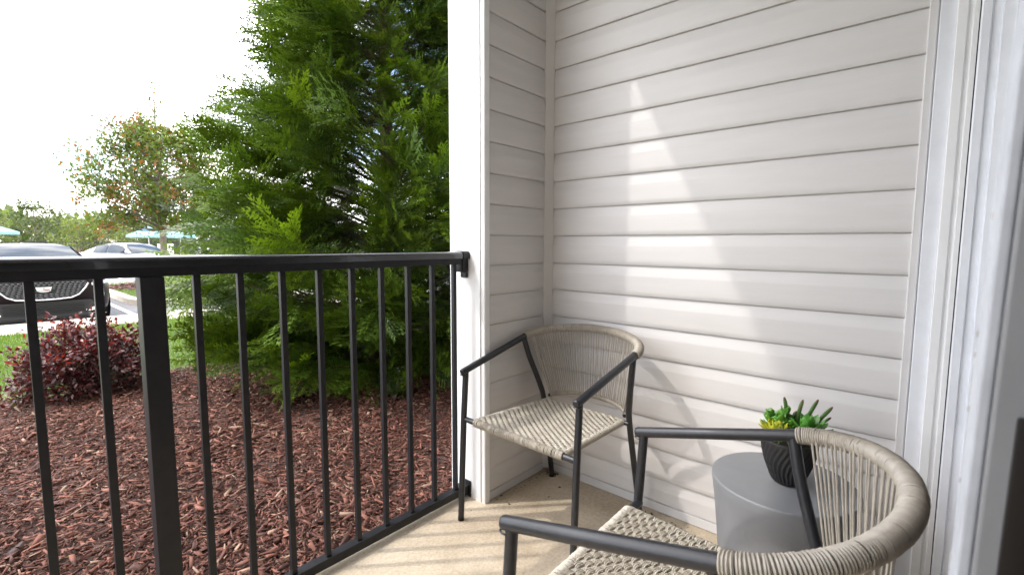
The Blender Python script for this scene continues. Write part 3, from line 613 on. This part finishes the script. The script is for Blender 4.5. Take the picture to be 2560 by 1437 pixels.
def island_chips():
    n = 2600; a = rng.uniform(0, 6.28, n); r = 1.5*np.sqrt(rng.random(n)); x = 2.12+r*np.cos(a); y = 16.3+r*np.sin(a); z = np.interp(r, [.12, .7, 1.3, 1.55], [-.085, -.115, -.165, -.205])
    D = np.stack([rng.normal(size=n), rng.normal(size=n), rng.normal(0, .2, n)], 1); N_ = np.stack([rng.normal(0, .4, n), rng.normal(0, .4, n), np.ones(n)], 1); h_ = rng.random((n, 1)); c = np.array([.075, .03, .024])*(1-h_)+np.array([.19, .085, .065])*h_
    o = scatter('mulch_chips', [quad_t(1, .35)], np.stack([x, y, z], 1), D, N_, rng.uniform(.06, .14, n), c, M['mulch'], isl); o['kind'] = 'stuff'
island_chips()
def broad_tree(name, label, loc, H, crown, limbs, leaves, lsize, colA, colB, tip=None, trunk_r=.09, leader=None, group=None, clus=.22):
    """crown: function(z, az) -> radius"""
    root = thing(name, label, 'tree', loc, 0, group); br = MB(); zs0, zs1 = crown['z0'], crown['z1']; pos = []; D = []; sc = []; co = []
    MB().tube([(0, 0, -.1), (.01, .01, zs0), (-.02, .02, (zs0+zs1)/2), (.0, .0, zs1 if leader is None else leader)], [trunk_r*1.15, trunk_r*.85, trunk_r*.5, .008], 10).obj('trunk', M['bark2'], root, True)
    per = leaves//limbs
    for i in range(limbs):
        f = (i+.5)/limbs; z = zs0+(zs1-zs0)*f**.85; az = i*2.39996+rng.normal(0, .3); rad = crown['r'](f)*rng.uniform(.6, 1.12)
        zb = max(zs0*.92, z-.55*rad-.15); e = np.array([math.cos(az)*rad, math.sin(az)*rad, z]); s = np.array([0, 0, zb]); m_ = (s+e)/2+np.array([0, 0, -.08*rad])
        br.tube([s, m_, e], [trunk_r*.28, trunk_r*.17, .004], 5, False)
        for k in range(4):
            t = rng.uniform(.45, .95); p = s*(1-t)+e*t; q = p+rng.normal(0, .28, 3)*rad*.7+np.array([0, 0, .15*rad]); br.tube([p, q], [.008, .003], 4, False)
            m2 = per//5
            for j in range(m2):
                u = rng.uniform(.3, 1.1); c = p*(1-u)+q*u+rng.normal(0, clus*.55, 3); pos.append(c)
        for j in range(per-4*(per//5)): u = rng.uniform(.5, 1.06); pos.append(s*(1-u)+e*u+rng.normal(0, clus*.5, 3))
    if leader:
        for j in range(90): z = rng.uniform(zs1-.3, leader+.05); pos.append(np.array([0, 0, z])+rng.normal(0, .09, 3)*np.array([1, 1, .3]))
    br.obj('branches', M['bark2'], root, True, False)['kind'] = 'stuff'; pos = np.array(pos); n = len(pos); h_ = rng.random((n, 1)); c = (np.array(colA)*(1-h_)+np.array(colB)*h_)*rng.uniform(.75, 1.25, (n, 1))
    if tip is not None:
        patch = np.sin(pos[:, 0]*2.7+1)*np.sin(pos[:, 1]*2.3)*np.sin(pos[:, 2]*2.9+.5); k = (patch > .25) & (rng.random(n) < .5) | (rng.random(n) < .07); c[k] = np.array(tip)*rng.uniform(.6, 1.3, (k.sum(), 1))
    D = rand_dirs(n)+np.array([0, 0, -.25]); N_ = rand_dirs(n)*.8+np.array([0, 0, .8]); o = scatter('crown', [quad_t(1, .5), quad_t(1, .42)], pos, D, N_, lsize*rng.uniform(.7, 1.3, n), c, M['leaf'], root); o['kind'] = 'stuff'; return root
broad_tree('maple_tree', 'young tree with red tinged leaves on the mulched parking island', (2.13, 16.4, -.12), 6, {'z0': 1.75, 'z1': 4.75, 'r': lambda f: 2.05*math.sin(math.pi*(.27+.62*f))**.9}, 64, 17000, .125, (.060, .105, .020), (.13, .17, .03), (.26, .11, .045), .10, 6.05)

# ------------------------------------------------------------------ cars
M['glass'] = mat('car_glass', (.02, .032, .045), .05, spec=.25, coat=.0); M['glass'].node_tree.nodes['Principled BSDF'].inputs['Coat Roughness'].default_value = .02
M['paint1'] = mat('dark_cherry_paint', (.012, .006, .010), .28, coat=.0, metal=.0, spec=.2); M['paint2'] = mat('silver_paint', (.26, .275, .295), .3, coat=.2, metal=.3)
M['black_plastic'] = mat('black_plastic', (.012, .012, .013), .45); M['chrome'] = mat('chrome', (.75, .76, .78), .12, metal=1); M['tyre'] = mat('tyre_rubber', (.02, .02, .021), .8); M['lens'] = mat('headlight_lens', (.55, .57, .6), .08, spec=.8, coat=1)
M['mesh'] = mat('grille_dark_metal', (.16, .16, .17), .45, metal=.3)
M['badge'] = mat('emblem_silver', (.62, .62, .63), .5)
M['gold'] = mat('emblem_gold', (.7, .5, .2), .25, metal=1); M['emred'] = mat('emblem_red', (.35, .03, .03), .3); M['alloy'] = mat('alloy_wheel', (.45, .46, .48), .3, metal=.8); M['brake'] = mat('wheel_well', (.008, .008, .008), .9); M['cabin'] = mat('car_interior', (.05, .05, .055), .8)
def loft(secs, m, name, parent, mirror=True):
    """secs: list of lists of (x,y,z) from lower to top centre, half of the section"""
    k = len(secs[0]); V = []; 
    for s in secs: V += [(x, y, z) for x, y, z in s]+[(-x, y, z) for x, y, z in reversed(s[:-1])]
    w = 2*k-1; Fc = []
    for i in range(len(secs)-1):
        for j in range(w-1): Fc.append((i*w+j, i*w+j+1, (i+1)*w+j+1, (i+1)*w+j))
    Fc.append(tuple(range(w-1, -1, -1))); Fc.append(tuple((len(secs)-1)*w+j for j in range(w)))
    b = MB(); b.add(V, Fc); o = b.obj(name, m, parent, True); md = o.modifiers.new('s', 'SUBSURF'); md.levels = 2; md.render_levels = 2; return o
def car(name, label, loc, rz, paint, crest):
    """local: front at y=0 facing -y, rear at +y; ground z=0"""
    t = thing(name, label, 'car', loc, rz, None)
    S = [(0.0, .60, .70, .64, .24, .80, .815), (.03, .70, .80, .72, .20, .81, .835), (.14, .80, .885, .80, .18, .83, .88), (.42, .86, .925, .83, .17, .875, .935), (.95, .88, .935, .84, .17, .93, .99), (1.45, .88, .935, .83, .17, .97, 1.03), (2.4, .88, .935, .83, .17, .985, 1.02), (3.5, .88, .935, .83, .17, 1.0, 1.03), (4.2, .87, .925, .80, .19, 1.02, 1.07), (4.72, .82, .88, .74, .26, .98, 1.06), (4.86, .70, .76, .66, .34, .9, .98)]
    secs = []
    for y, wS, wM, wB, zb, zs, zt in S:
        c = .10 if y < .2 else 0
        secs.append([(0, y, zb), (wS*.55, y+c*.25, zb), (wS, y+c, zb+.02), (wM*.985, y+c*1.2, zb+.15), (wM, y+c*1.2, .55), (wM*.985, y+c, zs-.10), (wB, y+c*.7, zs-.005), (wB*.55, y+c*.2, zt-.012), (0, y, zt)])
    loft(secs, paint, 'body', t)
    G = [(1.30, .80, .80, .985, 1.0), (1.50, .795, .72, 1.0, 1.10), (2.02, .79, .60, 1.0, 1.385), (2.35, .79, .585, 1.0, 1.43), (2.95, .79, .58, 1.0, 1.435), (3.55, .78, .57, 1.02, 1.36), (4.1, .75, .60, 1.03, 1.17), (4.35, .72, .66, 1.04, 1.06)]
    loft([[(0, y, .9), (w0, y, .93), (w0, y, zb), (w0*.5+w1*.5+.012, y, (zb+zr)/2), (w1, y, zr-.025), (w1*.5, y, zr-.004), (0, y, zr)] for y, w0, w1, zb, zr in G], paint, 'cabin', t)
    # windscreen
    b = MB(); V = []; nu, nv = 9, 6
    for j in range(nv):
        f = j/(nv-1); y = 1.335+(1.985-1.335)*f; z = 1.022+(1.378-1.022)*f+.03*math.sin(math.pi*f); w = .735+(.535-.735)*f
        for i in range(nu): u = -1+2*i/(nu-1); V.append((u*w, y-.045*(1-u*u)*(1-.6*f)-.022, z-.020*u*u+.014))
    b.add(V, [(j*nu+i, j*nu+i+1, (j+1)*nu+i+1, (j+1)*nu+i) for j in range(nv-1) for i in range(nu-1)]); b.obj('windscreen', M['glass'], t, True)
    for s in (1, -1):                                       # side windows
        for (ya, yb) in ((1.78, 2.72), (2.80, 3.55)):
            b = MB(); V = []
            for j in range(4):
                f = j/3
                for i in range(6):
                    g = i/5; y = ya+(yb-ya)*g; top = float(np.interp(y, [1.4, 2.0, 2.4, 3.0, 3.6, 4.1], [1.06, 1.30, 1.37, 1.37, 1.29, 1.1])); z = 1.02+(top-1.02)*f; wr = float(np.interp(y, [1.5, 2.0, 2.4, 3.5, 4.1], [.72, .60, .585, .57, .6])); zr = top+.05
                    V.append((s*(.805+(wr-.79)*((z-1.0)/(zr-1.0))**1.15+.012), y, z))
            b.add(V, [(j*6+i, j*6+i+1, (j+1)*6+i+1, (j+1)*6+i) for j in range(3) for i in range(5)]); b.obj('side_window', M['glass'], t, True)
        b = MB(); b.box(s*.90-.06, s*.90+.06, 1.62, 1.72, 1.0, 1.10, .02); b.tube([(s*.80, 1.70, 1.0), (s*.87, 1.68, 1.03)], .015, 6); b.obj('wing_mirror', M['black_plastic'], t, True)
        for yw in (.93, 3.80):                              # wheels
            w = MB(); w.lathe([(.225, -.105), (.30, -.110), (.330, -.085), (.336, -.03), (.336, .03), (.330, .085), (.30, .110), (.225, .105)], 36); wo = w.obj('wheel', M['tyre'], t, True); wo.matrix_local = Matrix.Translation((s*.835, yw, .336)) @ Matrix.Rotation(R(90*s), 4, 'Y')
            r_ = MB(); r_.lathe([(.228, .100), (.222, .085), (.205, .060), (.06, .075), (.05, .095), (.001, .098)], 30); r_.obj('rim', M['brake'], wo, True)
            sp = MB()
            for k in range(5):
                a = 2*math.pi*k/5
                for da in (-.16, .16): sp.tube([(.03*math.cos(a), .03*math.sin(a), .098), (.13*math.cos(a+da*.7), .13*math.sin(a+da*.7), .094), (.222*math.cos(a+da), .222*math.sin(a+da), .092)], [.020, .015, .018], 6)
            sp.ring((0, 0, .096), (0, 0, 1), .224, .010, 30, 6); sp.obj('spokes', M['alloy'], wo, True)
            arch = MB(); arch.lathe([(.001, 0), (.375, 0), (.375, .012)], 36); ao = arch.obj('wheel_arch', M['brake'], t, True); ao.matrix_local = Matrix.Translation((s*.933, yw, .355)) @ Matrix.Rotation(R(90*s), 4, 'Y')
            ao.location.x = s*(.929)
        # slim headlight and the vertical light blade
        b = MB(); b.add([(s*.615, .005, .735), (s*.855, .16, .775), (s*.865, .185, .715), (s*.62, .01, .690), (s*.615, .06, .735), (s*.855, .24, .775), (s*.865, .26, .715), (s*.62, .06, .690)], [(0, 1, 2, 3), (4, 7, 6, 5), (0, 4, 5, 1), (1, 5, 6, 2), (2, 6, 7, 3), (3, 7, 4, 0)]); b.obj('headlight', M['lens'], t)
        b = MB(); b.tube([(s*.775, .090, .66), (s*.780, .088, .52), (s*.765, .088, .38), (s*.735, .082, .34)], [.013, .014, .013, .01], 8); b.obj('light_blade', M['lens'], t, True)
        b = MB(); b.add([(s*.52, -.003, .27), (s*.74, .055, .34), (s*.72, .06, .25), (s*.52, .0, .235), (s*.52, .05, .27), (s*.74, .10, .34), (s*.72, .10, .25), (s*.52, .05, .235)], [(0, 1, 2, 3), (4, 7, 6, 5), (0, 4, 5, 1), (1, 5, 6, 2), (2, 6, 7, 3), (3, 7, 4, 0)]); b.obj('fog_trim', M['chrome'], t)
    # grille
    hx = [(-.56, .775), (-.40, .795), (0, .800), (.40, .795), (.56, .775), (.575, .735), (.44, .545), (.34, .495), (.0, .478), (-.34, .495), (-.44, .545), (-.575, .735)]
    def fy(x): return -.030+.16*abs(x)**2.4
    n = len(hx); b = MB(); b.add([(x, fy(x), z) for x, z in hx]+[(x, fy(x)+.06, z) for x, z in hx], [tuple(range(n))]+[(k, (k+1) % n, n+(k+1) % n, n+k) for k in range(n)]); gr = b.obj('grille', M['black_plastic'], t)
    low_ = [hx[5], (.53, .655), hx[6], hx[7], (.18, .482), hx[8], (-.18, .482), hx[9], hx[10], (-.53, .655), hx[11]]
    b = MB(); b.tube([(x, fy(x)-.008, z) for x, z in low_], .014, 8); b.obj('grille_surround', M['chrome'], gr, True)
    b = MB(); rows = 9
    for r_ in range(rows):
        z = .505+.032*r_; hw = float(np.interp(z, [.48, .5, .545, .735, .8], [.30, .36, .43, .565, .55])); x = -hw+(.02 if r_ % 2 else .05)
        while x < hw-.03:
            if crest is None or abs(x+.022) > .115 or abs(z-.66) > .06: b.tube([(x, fy(x)-.004, z), (x+.022, fy(x)-.012, z+.004), (x+.045, fy(x)-.004, z)], [.0025, .0055, .0025], 5)
            x += .066
    o = b.obj('grille_mesh', M['mesh'], gr, True, False); o['kind'] = 'stuff'
    if crest:
        yc = -.048
        def shield(k, y0, y1, m, nm): 
            P = [(-.100*k, .045*k), (.100*k, .045*k), (.082*k, -.020*k), (.040*k, -.040*k), (0, -.046*k), (-.040*k, -.040*k), (-.082*k, -.020*k)]; bb_ = MB(); bb_.prism([(x, .652+z) for x, z in P], y0, y1); return bb_.obj(nm, m, gr)
        em = shield(1, yc, yc+.02, M['badge'], 'emblem'); shield(.86, yc-.003, yc+.002, M['alloy'], 'emblem_field')
        for (x0, x1, z0, z1, m_) in ((-.075, -.008, .006, .034, 'badge'), (.008, .078, .020, .034, 'badge'), (.008, .074, .004, .016, 'badge'), (-.068, -.008, -.010, .002, 'badge'), (.008, .066, -.014, -.001, 'emred'), (-.055, .055, -.026, -.017, 'badge')):
            MB().box(x0, x1, yc-.006, yc-.0032, .652+z0, .652+z1).obj('emblem_bar', M[m_], gr)
    # lower intake
    P = [(-.60, .44), (.60, .44), (.66, .36), (.52, .215), (-.52, .215), (-.66, .36)]; b = MB(); b.add([(x, fy(x)*.9-.006, z) for x, z in P]+[(x, fy(x)+.06, z) for x, z in P], [tuple(range(6))]+[(k, (k+1) % 6, 6+(k+1) % 6, 6+k) for k in range(6)]); lo_ = b.obj('lower_intake', M['black_plastic'], t)
    for z in (.265, .305, .345, .385): MB().tube([(-.5, fy(.5)*.9-.010, z), (-.25, -.038, z), (.25, -.038, z), (.5, fy(.5)*.9-.010, z)], .007, 6).obj('intake_bar', M['brake'], lo_, True)
    MB().box(-.55, .55, -.02, .25, .135, .215, .02).obj('front_lip', M['black_plastic'], t)
    return t
car('parked_car', 'dark cherry sedan with crest emblem and mesh grille facing the patio', (-1.05, 9.84, -.33), 0, M['paint1'], True)
car('parked_car', 'silver sedan parked across the lot behind the island tree', (4.05, 23.6, -.33), R(26), M['paint2'], None)
# painted bay lines
lot = thing('bay_marking', 'white painted bay line on the asphalt beside the dark sedan', 'road marking', (0, 0, -.326), 0, 'bay markings')
M['line'] = mat('road_paint', (.7, .7, .68), .7, .15, 20)
MB().box(.22, .32, 9.7, 14.8, -.001, .002).obj('stripe', M['line'], lot)
for k, x in enumerate((-.6, 2.1, 4.8)):
    l2 = thing('bay_marking', ('white painted bay line across the lot, beyond the dark sedan', 'white painted bay line beside the silver sedan across the lot', 'white painted bay line across the lot, behind the island tree')[k], 'road marking', (x, 0, -.326), 0, 'far bay markings'); MB().box(-.05, .05, 22.0, 27.2, -.001, .002).obj('stripe', M['line'], l2)

# ------------------------------------------------------------------ pool side: fence, parasols, furniture
M['fence'] = mat('black_fence', (.012, .012, .013), .5); M['canopy'] = mat('pale_blue_canvas', (.20, .40, .48), .8, .06, 3, .1, 60); M['pole'] = mat('white_pole', (.75, .75, .74), .4); M['slat'] = mat('white_slats', (.78, .78, .77), .5)
fe = thing('pool_fence', 'black picket fence between the car park and the pool terrace', 'fence', (0, 33, -.33))
for k in range(15): MB().box(-8+k*2.2-.035, -8+k*2.2+.035, -.035, .035, 0, 1.58, .004).obj('post', M['fence'], fe)
for z in (.18, 1.22, 1.44): MB().box(-8, 22.8, -.018, .018, z, z+.035).obj('rail', M['fence'], fe)
b = MB(); x = -8.0
while x < 22.8: b.box(x-.009, x+.009, -.009, .009, .08, 1.52); x += .115
o = b.obj('pickets', M['fence'], fe, False, False); o['kind'] = 'stuff'
tag(MB().box(-60, 60, 31.5, 60, -.41, -.325).obj('pool_terrace', M['walk']), kind='structure')
def parasol(x, y, r, z1, z0, label, rot=0):
    t = thing('parasol', label, 'parasol', (x, y, -.325), rot, 'pale blue parasols by the pool'); zt = z1+.325; ze = z0+.325; n = 8
    MB().tube([(0, 0, 0), (0, 0, zt+.06)], .028, 10).obj('pole', M['pole'], t, True); MB().lathe([(.001, .09), (.26, .085), (.28, .05), (.28, 0)], 20).obj('base', M['fence'], t, True)
    V = [(0, 0, zt)]; rings = 4
    for i in range(1, rings+1):
        f = i/rings
        for k in range(n*2):
            a = math.pi*k/n; sag = 1 if k % 2 == 0 else .94; V.append((r*f*math.cos(a)*sag, r*f*math.sin(a)*sag, zt+(ze-zt)*(f**1.12)-(.03*f if k % 2 else 0)))
    m = n*2; Fc = [(0, 1+k, 1+(k+1) % m) for k in range(m)]+[(1+(i-1)*m+k, 1+i*m+k, 1+i*m+(k+1) % m, 1+(i-1)*m+(k+1) % m) for i in range(1, rings) for k in range(m)]
    b0 = len(V); V += [(p[0]*1.0, p[1]*1.0, p[2]-.13) for p in V[1+(rings-1)*m:1+rings*m]]; Fc += [(1+(rings-1)*m+k, b0+k, b0+(k+1) % m, 1+(rings-1)*m+(k+1) % m) for k in range(m)]
    b = MB(); b.add(V, Fc); b.obj('canopy', M['canopy'], t, False)
    MB().lathe([(.30, zt-.04), (.18, zt+.03), (.04, zt+.10), (.001, zt+.14)], 16).obj('vent_cap', M['canopy'], t, True)
    for k in range(n):
        a = 2*math.pi*k/n; MB().tube([(0, 0, zt-.05), (r*.97*math.cos(a), r*.97*math.sin(a), ze-.03)], .012, 5).obj('rib', M['pole'], t)
parasol(6.15, 38.0, 1.20, 2.10, 1.60, 'pale blue parasol standing just left of the island tree trunk')
parasol(7.6, 41.5, 1.25, 2.12, 1.62, 'pale blue parasol mostly hidden behind the island tree trunk', .3)
parasol(8.95, 42.0, 1.15, 2.20, 1.63, 'pale blue parasol beside the white slatted pool screen')
parasol(-1.25, 36.0, 1.35, 2.15, 1.68, 'pale blue parasol above the roof of the dark sedan', .2)
sc_ = thing('slatted_screen', 'white slatted screen behind the pool fence beside the arborvitae', 'screen', (5.8, 32.4, -.33))
for k in range(9): MB().box(-.38+k*.088, -.38+k*.088+.06, -.02, .02, .1, 1.38).obj('slat', M['slat'], sc_)
for z in (.2, .75, 1.3): MB().box(-.38, .40, .021, .05, z, z+.06).obj('crossbar', M['slat'], sc_)
for k, x in enumerate((7.82, 8.40)):
    t = thing('pergola_post', ('white square post beyond the fence, next to the parasols', 'white square post beyond the fence, half hidden by the arborvitae')[k], 'post', (x, 33.6, -.33), 0, 'white posts beyond the fence'); MB().box(-.10, .10, -.10, .10, 0, 2.35, .01).obj('shaft', M['slat'], t); MB().box(-.14, .14, -.14, .14, 2.351, 2.45, .01).obj('cap', M['slat'], t)

# ------------------------------------------------------------------ trees and hedges beyond
cr1 = lambda r: {'z0': .5, 'z1': 3.2, 'r': lambda f: r*math.sin(math.pi*(.2+.72*f))**.8}
def bgt(label, x, y, H, r, n, ls, cA, cB, z0=.4, group='trees beyond the pool', limbs=26, name='background_tree'):
    return broad_tree(name, label, (x, y, -.3), H, {'z0': z0, 'z1': H, 'r': lambda f: r*math.sin(math.pi*(.2+.72*f))**.7}, limbs, n, ls, cA, cB, None, .09, None, group, .30)
G1, G2 = (.035, .06, .018), (.07, .10, .025); L1, L2 = (.09, .13, .03), (.16, .20, .05)
bgt('dark green rounded tree behind the roof of the dark sedan', 1.2, 44, 4.1, 1.9, 2600, .20, G1, G2)
bgt('pale green small tree next to the dark rounded tree beyond the fence', 3.0, 40.5, 2.9, 1.5, 2200, .17, L1, L2)
bgt('pale green spreading tree between the two parked cars beyond the fence', 4.6, 41.5, 3.1, 1.7, 2400, .17, L1, L2)
bgt('green tree beyond the parasol left of the island tree trunk', 7.0, 46, 3.3, 2.2, 2400, .2, G1, L1)
bgt('dark tree beyond the parasols behind the island tree trunk', 10.2, 47, 3.2, 2.4, 2400, .2, G1, G2)
bgt('leafy tree hidden mostly behind the arborvitae beyond the pool', 14.5, 46, 3.6, 2.8, 2400, .22, G1, L1)
bgt('light green tree above the parasol over the dark sedan', -1.6, 43, 3.4, 2.1, 2400, .19, L1, L2)
bgt('wide yellowish green tree at the far edge behind the dark sedan', -3.6, 50, 4.2, 2.8, 2400, .24, L1, L2)
for i, (x, y) in enumerate(((2.0, 34.1), (3.1, 34.2), (4.2, 34.1))):
    small_shrub(x, y, -.33, .62, .95, 900, ('reddish low hedge shrub behind the pool fence, beside the dark sedan', 'reddish low hedge shrub behind the fence, between two other red shrubs', 'reddish low hedge shrub behind the fence, beside the silver sedan')[i], 'shrub', (.09, .03, .03), (.14, .06, .04), .14, 'hedge_shrub', 'redleaf')['group'] = 'red hedge shrubs behind the fence'
def far_wood():
    n = 16000; x = rng.uniform(-60, 120, n); top = 4.0+1.0*np.sin(x*.21)+.7*np.sin(x*.57+1)+.5*np.sin(x*1.3); z = -.4+top*rng.random(n)**.6; y = 78+rng.uniform(-3, 9, n)+z*.4
    h_ = rng.random((n, 1)); c = (np.array([.06, .09, .03])*(1-h_)+np.array([.13, .17, .055])*h_)*rng.uniform(.7, 1.2, (n, 1))
    o = scatter('distant_woodland', [quad_t(1, .7)], np.stack([x, y, z], 1), rand_dirs(n), rand_dirs(n)+np.array([0, -.6, .6]), rng.uniform(.6, 1.3, n), c, M['leaf']); tag(o, 'hazy green woodland edge far beyond the pool terrace', 'woodland', kind='stuff')
far_wood()

# ------------------------------------------------------------------ patio litter
def litter():
    V = []; b = MB()
    spots = [(-.62+random.uniform(-.05, .05), -.93+random.uniform(-.05, .06)) for _ in range(3)]
    P = [(random.uniform(-.10, -.03), random.uniform(-.75, -.50)) for _ in range(26)]+[(random.uniform(-.06, -.012), random.uniform(-.09, -.015)) for _ in range(40)]+[(random.uniform(-.9, -.1), random.uniform(-1.1, .08)) for _ in range(26)]+[(random.uniform(-.4, -.02), random.uniform(-.05, -.012)) for _ in range(14)]
    for x, y in P:
        a = random.uniform(0, 6.28); l = random.uniform(.003, .010); w = l*random.uniform(.2, .7); z = .0012
        if random.random() < .10: l *= 2.2; w = l*.08
        q = [(x+math.cos(a)*l, y+math.sin(a)*l, z), (x-math.sin(a)*w, y+math.cos(a)*w, z+.0025), (x-math.cos(a)*l, y-math.sin(a)*l, z), (x+math.sin(a)*w, y-math.cos(a)*w, z+.001)]; b.add(q, [(0, 1, 2), (0, 2, 3)])
    tag(b.obj('leaf_litter', M['litter']), 'scattered crumbs of dry leaf on the concrete patio floor', 'litter', kind='stuff')
M['litter'] = mat('dry_leaf', (.06, .042, .03), .9, .4, 200)
litter()
